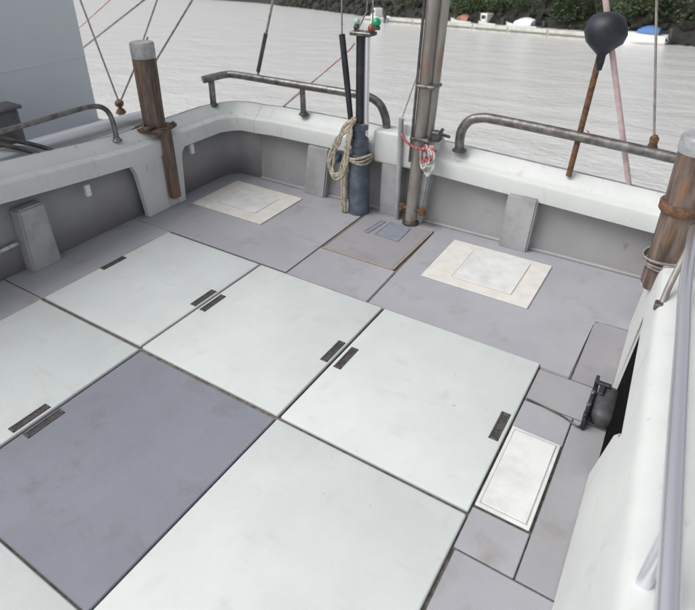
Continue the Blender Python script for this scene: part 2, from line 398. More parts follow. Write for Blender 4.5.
# ------------------------------------------------------------------ hatch covers
M['hand'] = mat('dull_handle_metal', (.10, .095, .09), .6, .2, col2=(.065, .06, .055), scale=60, bump=.3)
def handle(parent, x, y, L=.18, wd=.042, z=.018):
    bm = bmesh.new()
    add_box(bm, (x-wd/2, y-L/2, z-.006), (x-wd/2+.009, y+L/2, z+.004), .0015)
    add_box(bm, (x+wd/2-.009, y-L/2, z-.006), (x+wd/2, y+L/2, z+.004), .0015)
    add_box(bm, (x-wd/2, y-L/2, z-.006), (x+wd/2, y-L/2+.012, z+.004), .0015)
    add_box(bm, (x-wd/2, y+L/2-.012, z-.006), (x+wd/2, y+L/2, z+.004), .0015)
    h = link('handle', fin(bm), M['hand'], parent)
    bm = bmesh.new()
    add_box(bm, (x-wd/2+.006, y-L/2+.006, z-.004), (x+wd/2-.006, y+L/2-.006, z+.0006), 0)
    n = 7
    for k in range(n):
        yy = y-L/2+.02+(L-.04)*k/(n-1); add_box(bm, (x-.011, yy-.004, z), (x+.011, yy+.004, z+.003), 0)
    link('grip_slot', fin(bm), M['darks'], h)
def hatch(x0, x1, y0, y1, label, handles=(), top=.010):
    cx, cy = (x0+x1)/2, (y0+y1)/2
    root = empty('hatch_cover', (cx, cy, 0), label, 'hatch cover', 'white hatch covers in the deck')
    bm = bmesh.new(); add_box(bm, (x0-cx, y0-cy, -.012), (x1-cx, y1-cy, top), .007, seg=2)
    link('lid', fin(bm), M['hatch'], root, smooth=50)
    for (hx, hy) in handles: handle(root, hx-cx, hy-cy, z=top)
H0, H1 = -1.045, -.062
hatch(-1.315, -.472, H0+.006, H1, 'white hatch cover beside the left bulwark, left of the back row of three', [(-1.29, -.56), (-.502, -.54)])
hatch(-.456, .448, H0, H1, 'white hatch cover in the middle of the back row of three', [(-.418, -.55), (.418, -.54)])
hatch(.464, 1.362, H0, H1, 'white hatch cover right of the back row, touching the grey strip by the right bulwark', [(.505, -.55), (1.325, -.575)])
hatch(-1.315, -.456, -2.04, -1.062, 'white hatch cover at the left edge, beside the blue-grey panel', [(-.49, -1.65)])
handle(deck, -.415, -1.63, z=.001)
hatch(.458, 1.362, -2.04, -1.062, 'white hatch cover at the bottom, right of the blue-grey panel')
hatch(-1.315, -.456, -3.1, -2.056, 'front white hatch cover in the left column')
hatch(-.44, .445, -3.1, -2.056, 'front white hatch cover in the middle column')
hatch(.458, 1.362, -3.1, -2.056, 'front white hatch cover in the right column')
def small_hatch(x0, x1, y0, y1, ix0, ix1, iy0, iy1, label, fm='beige'):
    cx, cy = (x0+x1)/2, (y0+y1)/2
    root = empty('flush_hatch', (cx, cy, 0), label, 'hatch cover', 'small pale flush hatches')
    link('frame', box((x0-cx, y0-cy, .0005), (x1-cx, y1-cy, .010), .003, seg=2), M[fm], root)
    link('lid_joint', box((ix0-cx-.004, iy0-cy-.004, .006), (ix1-cx+.004, iy1-cy+.004, .0103), .0), M['orange' if fm == 'beige' else 'ribm'], root)
    link('lid', box((ix0-cx, iy0-cy, .006), (ix1-cx, iy1-cy, .0135), .002), M['inner'], root)
small_hatch(-1.53, -.83, .385, .92, -1.36, -.98, .50, .80, 'small pale hatch with beige border in the left rear corner')
small_hatch(.485, 1.165, .375, .925, .66, 1.04, .46, .86, 'small pale hatch with beige border right of the steel mast')
small_hatch(1.373, 1.583, -1.004, -.541, 1.39, 1.566, -.985, -.56, 'narrow white hatch beside the right bulwark', 'inner')

# ------------------------------------------------------------------ bulwarks
def prof(w_, lip=.0):
    return [(0, .425), (0, .52), (.006, .536), (.022, .546), (.05, .555), (.06, .572), (.10, .600), (w_-.02, .632), (w_-.005, .628), (w_, .612), (w_+.004, .56), (w_-.03, .54), (w_-.05, .44), (.03, .425)]
# port (left of picture), running aft and round the corner
bl = empty('bulwark', (-1.68, -1, 0), 'white left bulwark with grey recesses, running back to the stern corner', 'bulwark')
def rel(o, root):
    o.data.transform(Matrix.Translation(-Vector(root.location))); return o
def lx(y): return -1.62-(.03*max(0, -.9-y))
def ldz(y): return .0 if y > 0 else .085*(-y)**1.1*(1 if y > -1 else 1)
path = [(lx(y), y, -1, 0, ldz(y)+.012, 1) for y in (-3.4, -2.8, -2.2, -1.7, -1.3, -.9, -.6, -.3, 0, .3, .6, .86)]
path += [(-1.612, .93, -.97, .25, .005, 1.03), (-1.595, .98, -.88, .5, 0, 1.1), (-1.565, 1.015, -.68, .75, 0, 1.13), (-1.52, 1.035, -.38, .93, .0, 1.05), (-1.45, 1.04, -.1, 1, .0, 1), (-1.401, 1.04, 0, 1, .0, 1)]
rel(link('cap_rail', sweep(path, prof(.15)), M['gel'], bl, smooth=35), bl)
def lface(u, v, d):              # u along y, v height
    return (lx(u)-d, u, v)
def lpl(poly, name='pillar', m='gel'): return rel(link(name, plate(poly, lambda u, v, d: lface(u, v, d+.003), .05), M[m], bl, smooth=30), bl)
# the solid white part between the recesses, with rounded upper corners
lpl([(.035, .0), (.24, .0), (.24, .50), (-.05, .50), (-.045, .445), (-.025, .425), (-.012, .40), (-.002, .36)])
lpl([(.335, .0), (.415, .0), (.425, .36), (.435, .40), (.46, .43), (.50, .45), (.50, .50), (.335, .50)])
rel(link('slot_back', box((-1.665, .225, 0), (-1.636, .35, .50), .002), M['gel'], bl), bl)
# grey liner behind the recesses
def liner(pts):                  # pts: bottom/top rows
    bm = bmesh.new(); a = [bm.verts.new(p) for p, q in pts]; b = [bm.verts.new(q) for p, q in pts]
    c = [bm.verts.new(Vector(p)+Vector((0, 0, -.09))) for p, q in pts]
    for i in range(len(pts)-1):
        bm.faces.new((a[i], a[i+1], b[i+1], b[i]))
    bmesh.ops.delete(bm, geom=c, context='VERTS')
    me = fin(bm)
    return me
lp = [((-1.72-(.03*max(0, -.9-y)), y, -.012), (-1.745-(.03*max(0, -.9-y)), y, .56+ldz(y))) for y in (-3.4, -2.2, -1.3, -.6, 0, .5, .9)]
lp += [((-1.705, 1.0, -.012), (-1.722, 1.02, .56)), ((-1.675, 1.05, -.012), (-1.685, 1.08, .56)), ((-1.62, 1.085, -.012), (-1.625, 1.12, .56)), ((-1.402, 1.095, -.012), (-1.402, 1.155, .56))]
o = rel(link('liner', liner(lp), M['liner'], bl, smooth=60), bl)
sm = o.modifiers.new('t', 'SOLIDIFY'); sm.thickness = .012; sm.offset = 0
def rib(root, lo, hi, taper=.02, ax='x', m='liner', name='rib', sgn=1):
    bm = bmesh.new()
    x0, y0, z0 = lo; x1, y1, z1 = hi
    vs = []
    if ax == 'x':                # rib against the side: taper in y and lean
        q = [(x0, y0, z0), (x1, y0, z0), (x1, y1, z0), (x0, y1, z0), (x0, y0+taper, z1), (x1-sgn*.0, y0+taper, z1), (x1, y1-taper, z1), (x0, y1-taper, z1)]
    else:
        q = [(x0, y0, z0), (x1, y0, z0), (x1, y1, z0), (x0, y1, z0), (x0+taper, y0+.0, z1), (x1+taper, y0, z1), (x1+taper, y1, z1), (x0+taper, y1, z1)]
    vs = [bm.verts.new(p) for p in q]
    for f in ((0, 1, 2, 3), (4, 5, 6, 7), (0, 1, 5, 4), (1, 2, 6, 5), (2, 3, 7, 6), (3, 0, 4, 7)): bm.faces.new([vs[k] for k in f])
    bmesh.ops.bevel(bm, geom=list(bm.edges), offset=.012, segments=2, affect='EDGES')
    return rel(link(name, fin(bm), M[m], root, smooth=40), root)
rib(bl, (-1.74, -.90, -.01), (-1.632, -.70, .43), .015, m='ribm')
rib(bl, (-1.76, -2.1, -.01), (-1.66, -1.9, .43), .015, m='ribm')
for y in (-.40, .56):
    rel(link('clip', box((-1.66, y-.018, .345), (-1.63, y+.018, .427), .006, seg=2), M['bwhite'], bl), bl)
rel(link('conduit', tube([(-1.70, -3.2, .17), (-1.70, -1.6, .18), (-1.70, -1.05, .2), (-1.71, -.91, .2)], .013, 8, 4), M['whrope'], bl, smooth=60), bl)
# outer hull
def hull(root, rows):
    bm = bmesh.new(); rr = [[bm.verts.new(p) for p in r] for r in rows]
    for a, b in zip(rr, rr[1:]):
        for k in range(len(a)-1): bm.faces.new((a[k], a[k+1], b[k+1], b[k]))
    o = rel(link('outer_hull', fin(bm), M['gel'], root, smooth=60), root)
    s = o.modifiers.new('t', 'SOLIDIFY'); s.thickness = .02; s.offset = 0
def side(x, y, nx, ny, dz):
    return [(x+nx*.152, y+ny*.152, .57+dz), (x+nx*.165, y+ny*.165, .3+dz), (x+nx*.15, y+ny*.15, -.2), (x+nx*.05, y+ny*.05, -.9), (x-nx*.25, y-ny*.25, -1.6)]
hull(bl, [side(*p[:5]) for p in path])
def rub(root, pth):
    rel(link('rub_rail', tube([(x+nx*.186*s, y+ny*.186*s, .605+dz) for x, y, nx, ny, dz, s in pth], .016, 10), M['rub'], root, smooth=60), root)
M['rub'] = mat('grey_rub_rail', (.30, .31, .34), .5, col2=(.22, .22, .24), scale=8)
rub(bl, path)
# wear on the cap
def stain(root, x, y, z, a, b, m='rust', tilt=12, seed=1):
    rnd = random.Random(seed); bm = bmesh.new()
    vs = [bm.verts.new((a*math.cos(t)*rnd.uniform(.6, 1.1), b*math.sin(t)*rnd.uniform(.6, 1.1), 0)) for t in [k*6.283/11 for k in range(11)]]
    bm.faces.new(vs); me = fin(bm); me.transform(Matrix.Translation((x, y, z)) @ Matrix.Rotation(R(tilt), 4, 'Y'))
    return rel(link('rust_spot', me, M[m], root), root)
M['ochre'] = mat('ochre_spot', (.45, .30, .10), .7)

# transom
tr = empty('bulwark', (0, 1.08, 0), 'white stern bulwark with grey recess below, between the two timber posts', 'bulwark')
def tdz(x): return .0 if x < -.4 else -.045*(x+.4)
tp = [(x, 1.04, 0, 1, tdz(x)+(.012 if x > -1.3 else .0), 1) for x in (-1.398, -1.2, -.8, -.4, 0, .4, .8, 1.2, 1.5, 1.80)]
rel(link('cap_rail', sweep(tp, prof(.15)), M['gel'], tr, smooth=35), tr)
o = rel(link('liner', liner([((x, 1.095, -.012), (x, 1.155, .55+tdz(x))) for x in (-1.398, -.8, 0, .8, 1.4, 1.86)]), M['liner'], tr), tr)
sm = o.modifiers.new('t', 'SOLIDIFY'); sm.thickness = .012; sm.offset = 0
hull(tr, [side(*p[:5]) for p in tp]); rub(tr, tp)
rib(tr, (-.905, 1.03, -.01), (-.70, 1.14, .43), .06, 'y', 'ribm')
rib(tr, (-.19, 1.035, -.01), (-.02, 1.14, .43), .01, 'y', 'ribm')
rib(tr, (.06, 1.02, -.01), (.17, 1.14, .42), .05, 'y', 'ribm')
rib(tr, (.765, 1.02, -.01), (.965, 1.14, .40), .02, 'y', 'ribm')
bm = bmesh.new(); add_box(bm, (-.25, 1.028, .41), (.24, 1.20, .655), .02, seg=3); add_box(bm, (-.06, 1.05, .62), (.05, 1.19, .73), .015, seg=2)
rel(link('mast_pad', fin(bm), M['gel'], tr, smooth=35), tr)
# toe kerb where liner meets deck
rel(link('toe_fillet', box((-1.40, 1.072, -.004), (1.70, 1.10, .02), .008), M['liner'], tr), tr)

# starboard bulwark, leaning outwards
br = empty('bulwark', (1.76, -1, 0), 'white right bulwark with a dark recess opening above the scupper box', 'bulwark')
def rx(y, z): return 1.702-.018*y+z*(.105-.065*y if y < .5 else .0725)
def rface(u, v, d): return (rx(u, v)+d+.002, u, v)
def rpl(poly, name='pillar'): return rel(link(name, plate(poly, rface, .045), M['gel'], br, smooth=30), br)
rpl([(-.06, 0), (.56, 0), (.53, .30), (.52, .36), (.50, .44), (.04, .44), (.055, .37), (.06, .32)])
rel(link('port_shade', plate([(-.68, .003), (.0, .003), (.10, .42), (-.78, .42)], lambda u, v, d: (rx(u, v)+.022+d, u, v), .01), M['shade_black'], br, label='black plate standing for the deep shade in the recess opening'), br)  # added black plate just behind the opening, its colour replaces the shadow inside
rpl([(-.62, 0), (-2.2, 0), (-2.2, .44), (-.76, .44), (-.76, .36), (-.70, .34), (-.66, .29)])
rpl([(1.03, 0), (1.03, .395), (1.0, .395), (.99, 0)])
rows = []
for y in (1.14, .9, .6, .3, 0, -.3, -.6, -1, -1.5, -2.2, -3.4):
    e = .0 if y > .2 else .018
    f = max(0, .2-y)*.006
    dz = -.045 if y > .6 else (-.02 if y > .2 else 0)
    x0 = rx(y, .4)
    rows.append([(x0, y, .397+dz), (rx(y, .55), y, .55+dz), (rx(y, .58)+.002, y, .578+dz), (rx(y, .6)+.008, y, .596+dz), (rx(y, .6)+.022, y, .604+dz), (rx(y, .6)+.068, y, .615+dz), (rx(y, .6)+.078, y, .612+dz), (rx(y, .6)+.084, y, .595+dz),
                 (rx(y, .6)+.086, y, .53+dz), (rx(y, .6)+.125, y, .525+dz), (rx(y, .6)+.135, y, .545+dz), (rx(y, .6)+.15, y, .565+dz), (rx(y, .6)+.33, y, .555+dz), (rx(y, .6)+.345, y, .54+dz), (rx(y, .6)+.35, y, .46+dz), (x0+.2, y, .42+dz), (x0+.04, y, .398+dz)])
bm = bmesh.new(); rr = [[bm.verts.new(p) for p in r] for r in rows]
for a, b in zip(rr, rr[1:]):
    n = len(a)
    for k in range(n): bm.faces.new((a[k], a[(k+1) % n], b[(k+1) % n], b[k]))
bm.faces.new(rr[0][::-1]); bm.faces.new(rr[-1])
rel(link('cap_rail', fin(bm), M['gel'], br, smooth=35), br)
o = rel(link('liner', liner([((1.80+.02*(1-y), y, -.012), (1.86+.02*(1-y), y, .44)) for y in (1.16, .6, 0, -.6, -1.2, -2.2, -3.4)]), M['liner'], br), br)
sm = o.modifiers.new('t', 'SOLIDIFY'); sm.thickness = .012; sm.offset = 0
hull(br, [[(rx(y, .4)+.40, y, .47), (rx(y, .4)+.41, y, .2), (rx(y, .4)+.34, y, -.3), (rx(y, .4)+.2, y, -.9), (rx(y, .4), y, -1.6)] for y in (1.19, .6, 0, -.6, -1.2, -2.2, -3.4)])

# ------------------------------------------------------------------ timber bitts
def timber(r, h, seed, seg=28, rows=26, z0=0):
    bm = bmesh.new(); rr = []
    for i in range(rows+1):
        z = z0+h*i/rows; row = []
        for k in range(seg):
            a = 6.28318*k/seg
            gq = noise.noise(Vector((math.cos(a)*3+seed, math.sin(a)*3, z*1.2)))*.10+noise.noise(Vector((math.cos(a)*9, math.sin(a)*9+seed, z*2.5)))*.07
            q = 1/(max(abs(math.cos(a)), abs(math.sin(a))))**.45     # squared-off log
            rad = r*.93*q*(1+gq)
            row.append(bm.verts.new((rad*math.cos(a), rad*math.sin(a), z)))
        rr.append(row)
    for a, b in zip(rr, rr[1:]):
        for k in range(seg): bm.faces.new((a[k], a[(k+1) % seg], b[(k+1) % seg], b[k]))
    bm.faces.new(rr[0][::-1]); bm.faces.new(rr[-1]); return fin(bm)
t = empty('mooring_post', (-1.695, .285, .60), 'brown timber mooring post with pale metal cap on the left bulwark', 'mooring post', 'timber mooring posts', rz=R(20))
link('shaft', timber(.076, .545, 1.3), M['wood'], t, smooth=60)
link('cap', lathe([(.082, .535), (.084, .56), (.083, .63), (.078, .642), (0.001, .645)], 24), M['capm'], t, smooth=40)
link('base_plate', box((-.14, -.11, .012), (.12, .11, .040), .006), M['rust'], t)
for sx in (-1, 1):
    for sy in (-1, 1): link('bolt', lathe([(.014, 0), (.014, .014), (.008, .018)], 8, (sx*.105, sy*.08, .04)), M['darks'], t)
lo_ = link('heel', box((-.03, -.04, -.52), (.03, .035, .03), .006), M['wood'], t); lo_.location = (.095, -.03, 0); lo_.rotation_euler.z = -R(20)
t = empty('mooring_post', (1.765, .27, .50), 'brown timber mooring post with orange rust band and wire loop on the right bulwark', 'mooring post', 'timber mooring posts', rz=R(12))
link('shaft', timber(.082, .68, 7.7, z0=-.06), M['wood'], t, smooth=60)
link('cap', lathe([(.084, .61), (.087, .62), (.086, .67), (.08, .685), (0.001, .688)], 24), M['capm'], t, smooth=40)
link('band', lathe([(.091, .335), (.095, .34), (.095, .375), (.091, .38)], 24), M['rust'], t, smooth=40)
bm = bmesh.new()
for k in range(3):
    add_tube(bm, [((.094+.004*k)*math.cos(a)+.004*math.sin(3*a), (.094+.004*k)*math.sin(a), .07+.017*k+.012*math.sin(a+k)) for a in [6.283*j/24 for j in range(25)]], .006, 6)
link('wire_loop', fin(bm), M['greyline'], t, smooth=60)

# ------------------------------------------------------------------ handrails
def clamp_foot(root, x, y, z, r=.04, m='darks'):
    link('foot', lathe([(r, 0), (r, .008), (r*.7, .016), (r*.6, .03)], 14, (x, y, z)), M[m], root, smooth=40)
hr = empty('handrail', (-1.0, 1.12, .62), 'weathered steel handrail on the stern bulwark left of the mast', 'handrail', 'stern handrails')
ho = Vector(hr.location)
def rl(pts): return [Vector(p)-ho for p in pts]
link('rail', tube(rl([(-1.78, .90, .845), (-1.74, .98, .855), (-1.70, 1.07, .862), (-1.62, 1.11, .865), (-1.2, 1.12, .862), (-.8, 1.12, .862), (-.42, 1.12, .862), (-.33, 1.12, .855), (-.255, 1.12, .82), (-.215, 1.12, .76), (-.195, 1.12, .70), (-.19, 1.12, .64)]), .030, 14, 4), M['weath'], hr, smooth=60)
link('post', tube(rl([(-1.745, .955, .59), (-1.745, .96, .85)]), .026, 12), M['weath'], hr, smooth=60)
link('post', tube(rl([(-.94, 1.125, .62), (-.94, 1.12, .85)]), .022, 12), M['weath'], hr, smooth=60)
clamp_foot(hr, -.745, -.165, .005); clamp_foot(hr, .06, .005, .012); 
hr2 = empty('handrail', (1.0, 1.12, .55), 'weathered steel handrail on the stern bulwark right of the mast, ending at the right post', 'handrail', 'stern handrails')
ho = Vector(hr2.location)
link('rail', tube(rl([(.39, 1.10, .60), (.385, 1.10, .68), (.395, 1.105, .75), (.44, 1.11, .815), (.52, 1.12, .842), (.62, 1.12, .845), (1.0, 1.12, .83), (1.4, 1.12, .81), (1.74, 1.11, .79), (1.86, 1.10, .785)]), .032, 14, 4), M['weath'], hr2, smooth=60)
clamp_foot(hr2, -.61, -.02, .045, .05)
link('post', tube(rl([(1.82, 1.10, .50), (1.82, 1.10, .785)]), .026, 12), M['weath'], hr2, smooth=60)

hr3 = empty('handrail', (-1.72, -.6, .66), 'thin grey handrail with rounded end above the left bulwark', 'handrail')
ho = Vector(hr3.location)
link('rail', tube(rl([(-1.79, -2.6, .95), (-1.75, -1.5, .92), (-1.725, -.8, .895), (-1.72, -.3, .90), (-1.72, -.17, .893), (-1.72, -.10, .865), (-1.72, -.06, .81), (-1.72, -.045, .72), (-1.72, -.045, .61)]), .017, 12, 5), M['weath'], hr3, smooth=60)
link('post', tube(rl([(-1.75, -1.45, .66), (-1.75, -1.45, .92)]), .016, 10), M['weath'], hr3, smooth=60)
clamp_foot(hr3, 0, .555, -.045, .035, 'weath')
hr4 = empty('handrail', (1.86, -.6, .60), 'bright stainless tube handrail along the right bulwark', 'handrail')
ho = Vector(hr4.location)
link('rail', tube(rl([(1.835, .60, .78), (1.835, .2, .79), (1.84, -.3, .80), (1.862, -.7, .80), (1.89, -1.2, .80), (1.95, -2.2, .80), (2.0, -3, .80)]), .0235, 16, 5), M['steel'], hr4, smooth=60)
link('brace', tube(rl([(1.79, -.17, .575), (1.80, -.10, .66), (1.83, .05, .785)]), .013, 10, 4), M['galv'], hr4, smooth=60)
link('post', tube(rl([(1.89, -1.45, .55), (1.90, -1.45, .80)]), .018, 10), M['steel'], hr4, smooth=60)
link('foot', box((-.095, .41, -.028), (-.045, .455, .004), .005), M['darks'], hr4)

# ------------------------------------------------------------------ outboard tube, neighbour boat
tb = tag(link('fender_tube', tube([(-2.0, -2.6, .68), (-1.97, -1.6, .68), (-1.95, -.7, .67), (-1.95, .1, .65), (-1.94, .50, .63)], .055, 20, 5), M['alu'], smooth=60), 'thick shiny silver tube lying outside the left bulwark', 'tube')
rp = tag(link('dock_line', tube([(-1.95, .52, .63), (-1.86, .44, .655), (-1.80, .36, .66), (-1.73, .22, .655), (-1.66, .16, .655), (-1.64, .24, .66)], .016, 8, 5), M['darks'], smooth=60), 'short dark rope from the left timber post to the silver tube', 'rope')
ca = empty('cable_pair', (-1.8, -.8, .7), 'two dark looped hoses lying over the silver tube at the left edge', 'cable')
ho = Vector(ca.location)
for k in range(2):
    dx = .09*k
    link('cable', tube(rl([(-2.05, -1.02+dx, .74), (-1.99, -.86+dx, .80), (-1.93, -.74+dx, .76), (-1.86, -.62+dx, .70), (-1.80, -.575+dx, .665), (-1.76, -.62+dx, .67)]), .015, 8, 5), M['darks'], ca, smooth=60)
M['rub2'] = mat('grey_strake', (.20, .20, .21), .6)
nb = empty('moored_boat', (-3.2, -1, -1), 'grey cabin side of the boat moored alongside on the left', 'boat')
def nrel(me): me.transform(Matrix.Translation((3.2, 1, 1))); return me
link('cabin', nrel(box((-4.4, -4.2, .48), (-2.6, .455, 2.55), .02, seg=2)), M['cabin'], nb)
for z in (1.02, 1.52, 2.05): link('seam_batten', nrel(box((-2.603, -4.1, z), (-2.595, .44, z+.012), .002)), M['cabin'], nb)
for yy in (-1.35, -2.9): link('seam_batten', nrel(box((-2.603, yy, .5), (-2.594, yy+.014, 2.5), .002)), M['cabin'], nb)
link('rub_strake', nrel(tube([(-2.125, -5, .44), (-2.125, -1, .44), (-2.13, .1, .44), (-2.16, .47, .45)], .02, 10)), M['rub2'], nb, smooth=60)
link('roof', nrel(box((-4.5, -4.3, 2.551), (-2.5, .55, 2.62), .02)), M['cabin'], nb)
bm = bmesh.new()
rr = []
for y, wq in ((-5, 1), (-3, 1), (-1, 1), (.2, .97), (.47, .93)):
    rr.append([bm.verts.new(p) for p in ((-2.16-.1*(1-wq)*10*.1, y, .50), (-2.13, y, .42), (-2.2, y, -.2), (-2.5, y, -1.5), (-4.6, y, -1.5), (-4.9, y, .42), (-4.85, y, .5))])
for a, b in zip(rr, rr[1:]):
    for k in range(7): bm.faces.new((a[k], a[(k+1) % 7], b[(k+1) % 7], b[k]))
bm.faces.new(rr[0][::-1]); bm.faces.new(rr[-1])
link('hull', nrel(fin(bm)), M['ngrey'], nb, smooth=40)
bm = bmesh.new(); add_box(bm, (-2.36, -.62, .50), (-2.22, -.40, .86), .02, seg=2); add_box(bm, (-2.38, -.64, .86), (-2.20, -.38, .885), .006)
link('vent_box', nrel(fin(bm)), M['grey'], nb)

# ------------------------------------------------------------------ mast
ms = empty('mast', (.10, 1.0, 0), 'tall weathered steel mast pole standing on deck at the stern', 'mast')
link('pole', tube([(0, 0, 0), (.022, 0, .45), (.044, 0, .9), (.075, 0, 1.7), (.12, 0, 2.9)], [.042, .042, .043, .044, .045], 24), M['galv'], ms, smooth=60)
link('side_pole', tube([(.078, .04, .60), (.095, .04, .9), (.135, .03, 1.7), (.185, .03, 2.9)], [.030, .031, .034, .036], 18), M['galv'], ms, smooth=60)
link('front_rod', tube([(-.015, -.04, .50), (.003, -.042, .9), (.033, -.042, 1.7), (.078, -.042, 2.9)], .010, 8), M['darks'], ms, smooth=60)
link('foot', lathe([(.062, -.0), (.062, .02), (.056, .03)], 20), M['darks'], ms, smooth=40)
for z, dx in ((.66, .06), (1.02, .08)):
    link('clamp', box((dx-.082, -.052, z), (dx+.06, .075, z+.025), .01, seg=2), M['weath'], ms)
bm = bmesh.new(); add_tube(bm, [(-.075, -.01, .125), (.095, -.01, .125)], .014, 10)
add_lathe(bm, [(.03, -.02), (.03, .02)], 6, (.10, -.01, .125)); add_lathe(bm, [(.022, -.02), (.022, .02)], 6, (-.075, -.01, .125))
link('pin', fin(bm), M['rust'], ms)
bm = bmesh.new(); add_box(bm, (.11, .0, .66), (.18, .06, .73), .01); add_tube(bm, [(.17, -.02, .70), (.21, -.03, .77)], .012, 8); add_tube(bm, [(.15, .02, .72), (.25, -.0, .715)], .011, 8)
link('cleat', fin(bm), M['darks'], ms)
wp = tag(link('pipe', tube([(-.02, 1.012, 0), (-.02, 1.012, .78)], .019, 14), M['ribm'], smooth=60), 'slim pale grey pipe standing just left of the steel mast', 'pipe')
# rag and rope on the mast
rg = empty('rope_bundle', (.22, .95, .5), 'red and white rope bundle hanging from the mast', 'rope')
rnd = random.Random(5)
for nm, m, n, wd in (('red_rope', 'redrope', 3, .035), ('white_rope', 'whrope', 5, .04)):
    bm = bmesh.new()
    for k in range(n):
        x0 = .0+rnd.uniform(-.02, .03); L = rnd.uniform(.10, .24) if nm == 'white_rope' else rnd.uniform(.05, .12); z0 = .14
        pts = [(x0+wd*math.cos(a)*rnd.uniform(.7, 1.1), rnd.uniform(-.02, .02), z0-L/2+L/2*math.sin(a)*rnd.uniform(.8, 1.1)) for a in [6.283*j/8+1.57 for j in range(9)]]
        add_tube(bm, smooth_path(pts, 4), .009, 6)
    link(nm, fin(bm), M[m], rg, smooth=60)
bm = bmesh.new(); add_tube(bm, smooth_path([(-.17, -.06, .22), (-.13, -.07, .17), (-.06, -.05, .13), (0, -.02, .12)], 4), .009, 6)
link('tail', fin(bm), M['redrope'], rg, smooth=60)

# ------------------------------------------------------------------ blue-grey lamp pole, black rod
pl_ = empty('lamp_pole', (-.33, .97, 0), 'blue-grey pole with dark upper tube and small green and red lamps', 'lamp pole')
link('lower_pipe', lathe([(.082, 0), (.083, .02), (.080, .03), (.080, .47), (.074, .485), (.001, .487)], 24), M['blue'], pl_, smooth=40)
link('collar', lathe([(.062, .48), (.062, .54), (.068, .545), (.068, .59), (.056, .60), (.056, .66), (.066, .665), (.066, .70), (.05, .71)], 20), M['blue'], pl_, smooth=40)
link('upper_tube', tube([(0, 0, .70), (0, 0, 1.32)], .030, 16), M['black'], pl_, smooth=60)
link('bright_tube', tube([(.045, .01, .62), (.045, .01, 1.30)], .020, 12), M['steel'], pl_, smooth=60)
link('lamp_plate', box((-.06, -.05, 1.31), (.10, .05, 1.335), .005), M['weath'], pl_)
def lamp(x, y, z, r, m, cage='darks'):
    l_ = link('lamp', lathe([(r*.6, 0), (r, r*.5), (r*1.05, r), (r*.8, r*1.6), (r*.3, r*2)], 14, (x, y, z)), M[m], pl_, smooth=60)
    link('lamp_base', lathe([(r*.9, -.02), (r*.9, .0), (r*.6, .004)], 12, (x, y, z)), M[cage], l_, smooth=40)
lamp(.125, -.01, 1.375, .027, 'green'); lamp(.085, .0, 1.335, .026, 'brownred'); lamp(-.03, .0, 1.375, .020, 'palegreen'); lamp(-.045, .02, 1.335, .02, 'rust')
bm = bmesh.new(); add_tube(bm, [(.06, 0, 1.33), (.09, 0, 1.40), (.09, 0, 2.3)], .005, 6); add_tube(bm, [(-.03, 0, 1.33), (.045, 0, 1.46), (.06, 0, 1.9)], .005, 6); add_tube(bm, [(.03, 0, 1.335), (.125, -.01, 1.36)], .008, 6)
link('wire', fin(bm), M['greyline'], pl_)
rd = empty('rod', (-.37, .93, .55), 'black tapered rod leaning beside the lamp pole, thin grey tip going up', 'rod')
link('rod_butt', tube([(.0, 0, 0), (-.01, 0, .17), (-.05, .0, .50), (-.083, 0, .76)], [.017, .019, .022, .021], 12), M['black'], rd, smooth=60)
link('rod_tip', tube([(-.083, 0, .76), (-.085, 0, 1.7)], [.006, .004], 8), M['greyline'], rd)
# tan rope coil
cr = empty('rope_coil', (-.42, .90, .4), 'tan rope coil looped over the lamp pole with a hanging end', 'rope')
ho = Vector(cr.location); rnd = random.Random(9)
bm = bmesh.new()
for k in range(7):
    j = lambda s=.02: rnd.uniform(-s, s)
    pts = [(-.33+j(), .90+j(), .76+j()), (-.40+j(), .89, .68+j()), (-.47+j(), .89, .56+j()), (-.535+j(.03), .90, .42+j()), (-.53+j(.03), .90, .32+j(.03)), (-.48+j(), .88, .29+j(.03)), (-.42+j(), .87, .33+j()), (-.385+j(), .87, .45+j()), (-.365+j(), .88, .62+j()), (-.335+j(), .89, .75+j())]
    add_tube(bm, rl(smooth_path(pts, 5)), .0085, 7)
link('loop', fin(bm), M['rope'], cr, smooth=60)
bm = bmesh.new()
for k in range(3):
    pts = [(-.33+.092*math.cos(a), .97+.092*math.sin(a), .435+.018*k+.012*math.sin(a*2+k)) for a in [6.283*j/20 for j in range(21)]]
    add_tube(bm, rl(pts), .0095, 7)
link('turns', fin(bm), M['rope'], cr, smooth=60)
bm = bmesh.new()
for k in range(2):
    add_tube(bm, rl(smooth_path([(-.375-.022*k, .885, .46), (-.40-.02*k, .882, .30), (-.405-.02*k, .885, .14), (-.405-.025*k, .89, .015)], 5)), .013, 8)
link('hanging_end', fin(bm), M['rope'], cr, smooth=60)
bm = bmesh.new()
add_lathe(bm, [(.01, -.05), (.032, -.03), (.036, .0), (.03, .03), (.01, .045)], 10, (-.08, .03, .03))
link('float', fin(bm), M['blue'], cr, smooth=60)
bm = bmesh.new()
for k in range(4): add_box(bm, (-.53+.035*k-.012, 1.06, .03), (-.53+.035*k+.010, 1.075, .26), .003)
tag(link('vent_grille', fin(bm), M['grey'], None), 'dark slatted vent panel low on the stern wall behind the rope coil', 'vent')

